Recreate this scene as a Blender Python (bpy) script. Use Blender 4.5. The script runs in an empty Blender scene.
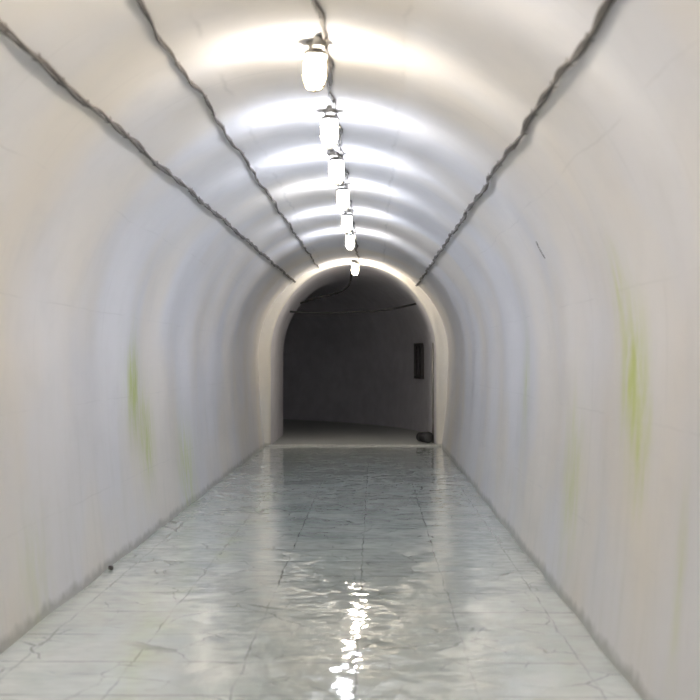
import bpy, bmesh, math, random
from mathutils import Vector
random.seed(4)
S=bpy.context.scene
S.view_settings.view_transform='Standard'
R=1.88; ZS=1.85; Y0=-6.0; YE=28.3; XB=1.77
CX,CZ=0.42,1.72

# ---------- helpers ----------
def link(o): S.collection.objects.link(o); return o
def mkobj(name,bm,mat=None,smooth=True,parent=None):
    me=bpy.data.meshes.new(name); bm.to_mesh(me); bm.free()
    if smooth:
        for p in me.polygons: p.use_smooth=True
    o=bpy.data.objects.new(name,me); link(o)
    if mat: me.materials.append(mat)
    if parent: o.parent=parent
    return o
def empty(name,loc=(0,0,0)):
    o=bpy.data.objects.new(name,None); o.location=loc; o.empty_display_size=.1; return link(o)
def grid(bm,rows,flip=False,mi=0):
    vs=[[bm.verts.new(p) for p in r] for r in rows]
    for a,b in zip(vs[:-1],vs[1:]):
        for i in range(len(a)-1):
            q=(a[i],a[i+1],b[i+1],b[i])
            f=bm.faces.new(q[::-1] if flip else q); f.material_index=mi
    return vs
def tube(bm,pts,r,n=8,closed=False):
    pts=[Vector(p) for p in pts]; rings=[]
    N=len(pts)
    for i,p in enumerate(pts):
        if closed: t=pts[(i+1)%N]-pts[(i-1)%N]
        else: t=pts[min(i+1,N-1)]-pts[max(i-1,0)]
        t.normalize()
        up=Vector((0,0,1)) if abs(t.z)<.9 else Vector((0,1,0))
        a=t.cross(up).normalized(); b=t.cross(a)
        rr=r[i] if isinstance(r,(list,tuple)) else r
        rings.append([bm.verts.new(p+(a*math.cos(2*math.pi*k/n)+b*math.sin(2*math.pi*k/n))*rr) for k in range(n)])
    M=N if closed else N-1
    for i in range(M):
        A=rings[i];B=rings[(i+1)%N]
        for k in range(n):
            bm.faces.new((A[k],A[(k+1)%n],B[(k+1)%n],B[k]))
    if not closed:
        bm.faces.new(rings[0][::-1]); bm.faces.new(rings[-1])
def lathe(bm,prof,n=24):
    rings=[]
    for r,z in prof:
        rings.append([bm.verts.new((r*math.cos(2*math.pi*k/n),r*math.sin(2*math.pi*k/n),z)) for k in range(n)])
    for A,B in zip(rings[:-1],rings[1:]):
        for k in range(n):
            bm.faces.new((A[k],A[(k+1)%n],B[(k+1)%n],B[k]))
    return rings
def box(bm,x0,x1,y0,y1,z0,z1):
    v=[bm.verts.new((x,y,z)) for z in (z0,z1) for y in (y0,y1) for x in (x0,x1)]
    for q in ((0,2,3,1),(4,5,7,6),(0,1,5,4),(2,6,7,3),(0,4,6,2),(1,3,7,5)):
        bm.faces.new([v[i] for i in q])

class NT:
    def __init__(s,name):
        s.m=bpy.data.materials.new(name); s.m.use_nodes=True
        s.t=s.m.node_tree; s.n=s.t.nodes; s.l=s.t.links
        s.b=s.n['Principled BSDF']
    def set(s,sock,v):
        if isinstance(v,bpy.types.NodeSocket): s.l.new(v,sock)
        else: sock.default_value=v
    def node(s,typ,ins={},out=0,**kw):
        nd=s.n.new(typ)
        for k,v in kw.items(): setattr(nd,k,v)
        for k,v in ins.items(): s.set(nd.inputs[k],v)
        return nd.outputs[out]
    def math(s,op,a,b=0.0,c=0.0,clamp=False):
        return s.node('ShaderNodeMath',{0:a,1:b,2:c},operation=op,use_clamp=clamp)
    def vm(s,op,a,b=(0,0,0)):
        return s.node('ShaderNodeVectorMath',{0:a,1:b},operation=op)
    def scale(s,a,f):
        nd=s.n.new('ShaderNodeVectorMath'); nd.operation='SCALE'; s.set(nd.inputs[0],a); s.set(nd.inputs[3],f); return nd.outputs[0]
    def mix(s,f,a,b,bt='MIX'):
        nd=s.n.new('ShaderNodeMix'); nd.data_type='RGBA'; nd.blend_type=bt
        s.set(nd.inputs[0],f); s.set(nd.inputs[6],a); s.set(nd.inputs[7],b); return nd.outputs[2]
    def noise(s,vec,scale,detail=3,rough=.5,out=0):
        return s.node('ShaderNodeTexNoise',{'Vector':vec,'Scale':scale,'Detail':detail,'Roughness':rough},out=out)
    def ramp(s,f,a,b,lo=0.,hi=1.):
        return s.node('ShaderNodeMapRange',{0:f,1:a,2:b,3:lo,4:hi})
    def obj(s): return s.node('ShaderNodeTexCoord',out=3)
    def out(s,**kw):
        for k,v in kw.items(): s.set(s.b.inputs[k.replace('_',' ')],v)
        return s.m

def simple(name,col,rough=.5,metal=0,var=.25,sc=20,bump=0):
    n=NT(name); c=n.obj(); f=n.noise(c,sc,4)
    d=tuple(x*(1-var) for x in col)+(1,); e=tuple(min(1,x*(1+var)) for x in col)+(1,)
    k=dict(Base_Color=n.mix(f,d,e),Roughness=rough,Metallic=metal)
    if bump: k['Normal']=n.node('ShaderNodeBump',{'Strength':bump,'Distance':.01,'Height':f})
    return n.out(**k)

# ---------- materials ----------
def wall_mat(name,spots,base=(.785,.79,.835,1),warm=(.84,.785,.705,1)):
    n=NT(name); c=n.obj()
    sep=n.n.new('ShaderNodeSeparateXYZ'); n.l.new(c,sep.inputs[0]); x=sep.outputs[0]; y=sep.outputs[1]; z=sep.outputs[2]
    wmask=n.math('ADD',n.math('MULTIPLY',n.ramp(n.noise(c,.45,2),.42,.60),.65),n.math('MULTIPLY',n.ramp(z,2.2,.6),.12),clamp=True)
    col=n.mix(wmask,base,warm)
    v=n.vm('MULTIPLY',c,(5,5,.35))
    st=n.noise(v,1.0,5,.6)
    low=n.ramp(z,2.3,.2)
    col=n.mix(n.math('MULTIPLY',n.math('MULTIPLY',n.ramp(st,.50,.75),low),.30),col,(.60,.61,.55,1))
    col=n.mix(n.math('MULTIPLY',n.ramp(n.noise(c,2.2,6,.65),.48,.78),.22),col,(.56,.57,.59,1))
    def joint(sock,period,w,off=0.):
        p=n.math('PINGPONG',n.math('ADD',n.math('ADD',sock,off),n.math('MULTIPLY',n.noise(c,3,2),.03)),period/2)
        return n.ramp(p,0.0,w,1.,0.)
    j=n.math('MAXIMUM',joint(y,1.2,.012),joint(z,.75,.007,.1))
    jm=n.math('MULTIPLY',j,n.ramp(n.noise(c,1.3,3),.42,.62))
    col=n.mix(n.math('MULTIPLY',jm,.28),col,(.42,.43,.44,1))
    col=n.mix(n.math('MULTIPLY',n.ramp(n.math('ADD',z,n.math('MULTIPLY',n.noise(c,6,4),-.12)),-.03,.03,1.,0.),.6),col,(.22,.23,.20,1))
    fine=n.ramp(n.noise(n.vm('MULTIPLY',c,(1,8,1.8)),1.0,7,.72),.40,.60)
    for (sd,y0,sy,z0,sz,k) in spots:
        dy=n.math('DIVIDE',n.math('SUBTRACT',y,y0),sy); dz=n.math('DIVIDE',n.math('SUBTRACT',z,z0),sz)
        g=n.math('EXPONENT',n.math('MULTIPLY',n.math('ADD',n.math('MULTIPLY',dy,dy),n.math('MULTIPLY',dz,dz)),-1.0))
        side=n.math('GREATER_THAN',x,0.0) if sd>0 else n.math('LESS_THAN',x,0.0)
        g=n.math('MULTIPLY',n.math('MULTIPLY',g,n.math('ADD',n.math('MULTIPLY',fine,.85),.15)),n.math('MULTIPLY',side,k),clamp=True)
        col=n.mix(g,col,(.54,.62,.17,1))
    return n.out(Base_Color=col,Roughness=.32,Specular_IOR_Level=n.ramp(z,2.9,3.63,.65,0.))
mat_w=wall_mat('whitewashed_plaster',[
 (-1,13.4,.40,1.45,.42,1.3),(-1,14.1,.38,.95,.40,1.0),(-1,16.8,.6,.40,.5,.7),(-1,9.2,.4,.3,.4,.25),
 (1,7.95,.28,1.62,.38,1.3),(1,7.7,.18,1.30,.35,1.0),(1,8.25,.25,2.05,.30,.6),(1,10.2,.35,.85,.5,.6),(1,13.6,.4,1.5,.5,.5),(1,6.6,.12,.7,.4,.4)])

n=NT('wet_tiled_floor'); c=n.obj()
wob=n.scale(n.vm('SUBTRACT',n.noise(c,2.5,4,.6,out=1),(.5,.5,.5)),.20)
cw=n.vm('ADD',c,wob)
cs=n.vm('MULTIPLY',cw,(1.0,.8,0))
ed=n.node('ShaderNodeTexVoronoi',{'Vector':cs,'Scale':2.6,'Randomness':.9},feature='DISTANCE_TO_EDGE')
cell=n.node('ShaderNodeTexVoronoi',{'Vector':cs,'Scale':2.6,'Randomness':.9},out=1,feature='F1')
crack=n.ramp(ed,.002,.018,1.,0.)
crack=n.math('MULTIPLY',crack,n.ramp(n.noise(c,2.3,4),.47,.60))
cj=n.vm('ADD',c,n.scale(wob,.35))
sep=n.n.new('ShaderNodeSeparateXYZ'); n.l.new(cj,sep.inputs[0])
jx=n.ramp(n.math('PINGPONG',n.math('ADD',sep.outputs[0],.32),.32),0.001,.008,1.,0.)
jy=n.ramp(n.math('PINGPONG',sep.outputs[1],.4),0.003,.016,1.,0.)
jj=n.math('MULTIPLY',n.math('MAXIMUM',jx,jy),n.ramp(n.noise(c,1.9,4),.40,.60,.2,1.))
lines=n.math('MAXIMUM',crack,jj)
base=n.mix(n.ramp(n.noise(c,1.2,5,.6),.35,.7),(.50,.565,.54,1),(.64,.68,.645,1))
base=n.mix(n.math('MULTIPLY',n.ramp(n.noise(c,4,6,.7),.52,.75),.35),base,(.37,.42,.38,1))
sx=n.n.new('ShaderNodeSeparateXYZ'); n.l.new(c,sx.inputs[0])
grn=n.math('MULTIPLY',n.ramp(n.math('ABSOLUTE',n.math('ADD',sx.outputs[0],.95)),.0,.25,1.,0.),n.ramp(n.noise(c,1.5,4),.45,.65))
base=n.mix(n.math('MULTIPLY',grn,.3),base,(.45,.55,.25,1))
base=n.mix(n.math('MULTIPLY',lines,.70),base,(.08,.09,.08,1))
rip=n.vm('SUBTRACT',n.noise(n.vm('MULTIPLY',c,(.8,1.3,0)),9.0,3,.55,out=1),(.5,.5,.5))
rip2=n.vm('SUBTRACT',n.noise(c,1.8,2,.5,out=1),(.5,.5,.5))
tilt=n.vm('ADD',n.vm('ADD',n.scale(n.vm('SUBTRACT',cell,(.5,.5,.5)),.028),n.vm('MULTIPLY',rip,(.15,.16,0))),n.scale(rip2,.025))
tilt=n.vm('MULTIPLY',tilt,(1,1,0))
geo=n.node('ShaderNodeNewGeometry',out=1)
nrm=n.vm('NORMALIZE',n.vm('ADD',geo,tilt))
mat_f=n.out(Base_Color=base,Roughness=n.ramp(n.noise(c,1.3,4),.4,.65,.02,.05),Normal=nrm,IOR=1.5,
            Specular_IOR_Level=n.math('SUBTRACT',1.0,n.math('MULTIPLY',lines,.6)))

mat_pass=simple('bare_passage_plaster',(.68,.67,.71),.85,0,.18,3,.3)
mat_pf=simple('dusty_concrete',(.38,.40,.39),.6,0,.15,5,.3)
mat_portal=wall_mat('painted_plaster_portal',[],(.80,.78,.73,1),(.82,.76,.66,1))
mat_cable=simple('weathered_cable',(.14,.13,.125),.8,0,.6,30,.5)
mat_dark=simple('black_rubber',(.02,.02,.022),.6)
mat_metal=simple('galvanised_metal',(.30,.29,.27),.45,.6,.3,30)
mat_cage=simple('painted_cage_wire',(.20,.17,.12),.5,.2)
mat_lid=simple('dull_tin',(.12,.12,.12),.45,.5)
mat_glassdark=simple('dirty_dark_pane',(.015,.015,.018),.25)
mat_frame=simple('window_frame_paint',(.06,.055,.055),.6)
def glow(name,col,s):
    n=NT(name); c=n.obj()
    f=n.ramp(n.noise(c,14,2),.3,.7,.8,1.2)
    n.b.inputs['Base Color'].default_value=(.8,.8,.78,1)
    n.set(n.b.inputs['Emission Color'],col+(1,)); n.set(n.b.inputs['Emission Strength'],n.math('MULTIPLY',f,s))
    return n.m
POW=215
mat_cool=glow('cool_lamp_glass',(.90,.92,1.0),POW)
mat_warm=glow('warm_lamp_glass',(1.0,.88,.72),POW)
mat_end=glow('warm_bright_lamp_glass',(1.0,.90,.76),POW*1.8)

# ---------- tunnel shell: horseshoe section with an added ripple, shaped to give light bands down the walls ----------
def wx(z):
    u=max(0,(ZS-z)/ZS); return R-(R-XB)*u*u
def rp(y): return .021*(1-math.cos(2*math.pi*(y-8.8)/2.38+math.pi*.5))
NY=340
ys=[Y0+(YE-Y0)*i/NY for i in range(NY+1)]
zs=[-.02]+[ZS*i/16 for i in range(1,17)]
def lowf(z): return .35+.65*min(1,max(0,z)/ZS)
bm=bmesh.new(); grid(bm,[[(-wx(z)-rp(y)*lowf(z),y,z) for z in zs] for y in ys]); mkobj('wall_left',bm,mat_w)
bm=bmesh.new(); grid(bm,[[(wx(z)+rp(y)*lowf(z),y,z) for z in zs] for y in ys],flip=True); mkobj('wall_right',bm,mat_w)
bm=bmesh.new(); grid(bm,[[(-(R+rp(y))*math.cos(math.pi*k/128),y,ZS+(R+rp(y)*math.cos(math.pi*k/128)**2)*math.sin(math.pi*k/128)) for k in range(129)] for y in ys]); mkobj('ceiling',bm,mat_w)
bm=bmesh.new(); grid(bm,[[(-XB-.05,y,0),(XB+.05,y,0)] for y in (Y0,YE)],flip=True); mkobj('floor',bm,mat_f,False)

# portal at the end: ring face + collar
IA,IB=1.69,1.84
def prof(a,b,y,x0=0,N=64,low=None):
    lo=a if low is None else low
    p=[]
    for z in (0,.4,.8,1.2,1.55):
        u=(ZS-z)/ZS; p.append((x0-(a-(a-lo)*u*u),y,z))
    arc=[(x0-a*math.cos(math.pi*k/N),y,ZS+b*math.sin(math.pi*k/N)) for k in range(N+1)]
    return p+arc+[(2*x0-q[0],y,q[2]) for q in p[::-1]]
COL=.30
bm=bmesh.new()
grid(bm,[prof(R+.05,R+.05,YE,low=XB+.05),prof(IA+.03,IB+.02,YE),prof(IA,IB,YE+.04),prof(IA,IB,YE+COL)])
bmesh.ops.recalc_face_normals(bm,faces=bm.faces)
mkobj('wall_end',bm,mat_portal,True)
bm=bmesh.new(); box(bm,-IA,IA,YE-.06,YE+.10,0,.025); mkobj('trim_threshold',bm,simple('pale_sill',(.60,.60,.57),.5),False)

# dark passage beyond, bending left
YP=YE+COL
path=[(0,YP),(0,30),(0,31),(0,32.2)]
RB=11.0
for i in range(1,41):
    a=i/40*1.25
    path.append((-RB*(1-math.cos(a)),32.2+RB*math.sin(a)))
def passrow(i):
    x,y=path[i]; x2,y2=path[min(i+1,len(path)-1)]; x1,y1=path[max(i-1,0)]
    t=Vector((x2-x1,y2-y1)).normalized(); nn=Vector((t.y,-t.x))
    return [(x+nn.x*q[0],y+nn.y*q[0],q[2]) for q in prof(IA,IB,0)]
bm=bmesh.new(); rows=[passrow(i) for i in range(len(path))]
vs=grid(bm,rows)
bm.faces.new(vs[-1])
mkobj('wall_passage',bm,mat_pass)
bm=bmesh.new(); grid(bm,[[(-IA,YE,0.0),(IA,YE,0.0)]]+[[(r[0][0],r[0][1],0.0),(r[-1][0],r[-1][1],0.0)] for r in rows],flip=True); mkobj('floor_passage',bm,mat_pf,False)

# ---------- window in passage right wall ----------
def passwall(y):
    for i in range(len(rows)-1):
        a=Vector(rows[i][-1]); b=Vector(rows[i+1][-1])
        if a.y<=y<=b.y:
            f=(y-a.y)/(b.y-a.y); return a.lerp(b,f),(b-a).normalized()
p,t=passwall(34.0)
w=empty('window_1',(p.x,p.y,1.72)); w.rotation_euler=(0,0,math.atan2(t.y,t.x))
bm=bmesh.new(); box(bm,-.45,.45,.03,.05,-.38,.38); mkobj('pane',bm,mat_glassdark,False,w)
bm=bmesh.new()
for a in ((-.50,-.43,-.41,.41),(.43,.50,-.41,.41),(-.50,.50,.36,.43),(-.50,.50,-.43,-.36),(-.03,.03,-.38,.38)):
    box(bm,a[0],a[1],.01,.09,a[2],a[3])
mkobj('frame',bm,mat_frame,False,w)

# ---------- cables ----------
def arch(th,y,inset=.03):
    a=math.radians(th); r=R-inset+rp(y)*math.sin(a)**2
    return Vector((r*math.sin(a),y,ZS+r*math.cos(a)))
def cable(name,f,rad,wob,y0=Y0+.5,y1=YE-.02,step=.06,strands=2,seed=1):
    rnd=random.Random(seed)
    e=empty(name)
    N=int((y1-y0)/step)
    ph=[rnd.uniform(0,6.28) for _ in range(8)]
    for s in range(strands):
        bm=bmesh.new(); pts=[];rs=[]
        for i in range(N+1):
            y=y0+(y1-y0)*i/N
            w=wob*(math.sin(y*2.1+ph[0])+.6*math.sin(y*4.7+ph[1])+.35*math.sin(y*9.3+ph[2]))
            tw=y*4+s*math.pi+math.sin(y*1.3+ph[3])
            pts.append(arch(f(y)+w+math.degrees(rad*.8*math.cos(tw)/R),y,rad*1.0+rad*.4*(1+math.sin(tw))))
            rs.append(rad*(.9+.3*math.sin(y*6+ph[4+s])*math.sin(y*2.7+ph[5])))
        tube(bm,pts,rs,7)
        mkobj('strand_%d'%(s+1),bm,mat_cable,True,e)
    bm=bmesh.new(); y=y0+.6
    while y<y1:
        w=wob*(math.sin(y*2.1+ph[0])+.6*math.sin(y*4.7+ph[1])+.35*math.sin(y*9.3+ph[2]))
        c0=f(y)+w; W=math.degrees(rad*1.9/R)
        ring=[arch(c0+W*q/4,y,0.002+rad*2.5*math.cos(q/4*math.pi/2)) for q in range(-4,5)]
        tube(bm,ring,rad*.25,6)
        y+=rnd.uniform(.55,.8)
    mkobj('clips',bm,mat_cable,True,e)
    return e
def lerp(a,b,y,y0=6.,y1=28.):
    t=max(0,min(1.2,(y-y0)/(y1-y0))); return a+(b-a)*t
cable('ceiling_cable',lambda y:-lerp(42.7,38.7,y),.0125,.20,seed=1)
cable('ceiling_cable',lambda y:-lerp(25.0,21.7,y),.0085,.35,seed=2)
cable('ceiling_cable',lambda y:lerp(46.3,42.8,y),.012,.24,seed=3)
cable('ceiling_cable',lambda y:3.4,.011,.40,seed=4)

def pcable(name,pts,r,mat=None):
    bm=bmesh.new()
    P=[Vector(p) for p in pts]; out=[]
    for i in range(len(P)-1):
        p0=P[max(i-1,0)];p1=P[i];p2=P[i+1];p3=P[min(i+2,len(P)-1)]
        for k in range(8):
            u=k/8
            out.append(.5*((2*p1)+(p2-p0)*u+(2*p0-5*p1+4*p2-p3)*u*u+(3*p1-p0-3*p2+p3)*u**3))
    out.append(P[-1]); tube(bm,out,r,8); return mkobj(name,bm,mat or mat_dark)
pcable('hanging_cable',[(-1.42,30.6,2.80),(-.8,30.6,2.77),(0,30.6,2.79),(.7,30.6,2.84),(1.42,30.6,2.99)],.022)
pcable('hanging_cable',[(.03,28.2,3.70),(-.04,28.9,3.62),(-.1,29.6,3.35),(-.35,30.2,3.2),(-.85,30.6,3.1),(-1.2,31,3.0)],.022)
bm=bmesh.new(); tube(bm,[(IA-.03,29.5,.0),(IA-.03,29.5,2.1)],.022,8); mkobj('wall_conduit',bm,mat_metal)

# ---------- lamps ----------
def lamp_meshes():
    k=.88
    bm=bmesh.new()
    lathe(bm,[(.0,-.075)]+[(r*k,z) for r,z in ((.052,-.075),(.056,-.09),(.066,-.11),(.070,-.16),(.070,-.21),(.064,-.245),(.048,-.27),(.024,-.283),(.001,-.286))],20)
    g=bpy.data.meshes.new('lamp_glass'); bm.to_mesh(g); bm.free()
    bm=bmesh.new()
    lathe(bm,[(.001,.0),(.062,.0),(.064,-.012),(.046,-.02),(.043,-.05),(.066,-.056),(.080,-.074),(.082,-.084),(.078,-.086),(.062,-.070),(.001,-.068)],28)
    box(bm,-.035,.035,-.20,-.08,-.055,.0)
    tube(bm,[(0,-.06,-.03),(0,-.10,-.03)],.014,8)
    b=bpy.data.meshes.new('lamp_base'); bm.to_mesh(b); bm.free()
    bm=bmesh.new()
    for q in range(6):
        a=math.pi*q/3+math.pi/6; ca,sa=math.cos(a),math.sin(a)
        tube(bm,[(r*ca*.9,r*sa*.9,z) for r,z in ((.080,-.075),(.084,-.10),(.084,-.16),(.084,-.215),(.074,-.26),(.050,-.295),(.018,-.306))],.0055,6)
    for r,z in ((.077,-.13),(.077,-.205),(.060,-.28),(.017,-.306)):
        tube(bm,[(r*math.cos(q*math.pi/12),r*math.sin(q*math.pi/12),z) for q in range(24)],.0055,6,True)
    c=bpy.data.meshes.new('lamp_cage'); bm.to_mesh(c); bm.free()
    for m in (g,b,c):
        for p in m.polygons: p.use_smooth=True
    b.materials.append(mat_metal); c.materials.append(mat_cage)
    return g,b,c
g,b,c=lamp_meshes(); gw=g.copy(); gw.name='lamp_glass_warm'; ge=g.copy(); ge.name='lamp_glass_bright'
g.materials.append(mat_cool); gw.materials.append(mat_warm); ge.materials.append(mat_end)
lamps=[(-3.2,0),(-.8,0),(1.6,0),(4.0,1),(6.4,1),(8.8,1),(11.2,0),(13.5,0),(15.8,0),(18.6,0),(21.5,0),(27.95,2)]
for i,(y,wm) in enumerate(lamps):
    e=empty('caged_ceiling_lamp',(.058+random.uniform(-.012,.012),y,ZS+R-.002))
    e.rotation_euler=(random.uniform(-.05,.05),random.uniform(-.06,.06),random.uniform(-.3,.3))
    for nm,me in (('glass',(g,gw,ge)[wm]),('base',b),('cage',c)):
        o=bpy.data.objects.new(nm,me); link(o); o.parent=e

# ---------- bucket lying in the doorway ----------
bk=empty('tin_bucket',(1.48,29.5,.118)); bk.rotation_euler=(0,math.radians(90),math.radians(-58))
bm=bmesh.new(); lathe(bm,[(.001,-.17),(.095,-.17),(.098,-.165),(.104,-.05),(.106,-.045),(.104,-.04),(.112,.14),(.118,.145),(.118,.155),(.108,.155),(.10,-.15),(.001,-.15)],28); mkobj('body',bm,mat_dark,True,bk)
bm=bmesh.new(); lathe(bm,[(.001,.135),(.109,.135),(.113,.15),(.001,.15)],28); mkobj('lid',bm,mat_lid,True,bk)
bm=bmesh.new(); tube(bm,[(.12*math.cos(a),.12*math.sin(a)*.9,.13) for a in [math.pi*q/12 for q in range(13)]],.004,6); mkobj('handle',bm,mat_metal,True,bk)

pcable('bent_wire',[arch(64.5,11.1,.004),arch(66.5,11.05,.010),arch(69,11.0,.004)],.003,mat_cable)
bm=bmesh.new(); bmesh.ops.create_icosphere(bm,subdivisions=2,radius=.022)
for v in bm.verts: v.co*=random.uniform(.8,1.15)
o=mkobj('pebble',bm,simple('grey_stone',(.12,.11,.10),.8),False); o.location=(-1.745,11.5,.018)

# ---------- world & camera ----------
wd=bpy.data.worlds.new('World'); S.world=wd; wd.use_nodes=True
wd.node_tree.nodes['Background'].inputs[0].default_value=(.78,.80,1,1)
wd.node_tree.nodes['Background'].inputs[1].default_value=1.2
cd=bpy.data.cameras.new('Camera'); cam=bpy.data.objects.new('Camera',cd); link(cam)
cd.sensor_width=36; cd.lens=72; cd.clip_end=200
cam.location=(CX,0,CZ)
cam.rotation_euler=(math.radians(90+.45),0,math.radians(.98))
cd.dof.use_dof=True; cd.dof.focus_distance=20; cd.dof.aperture_fstop=2.8
S.camera=cam
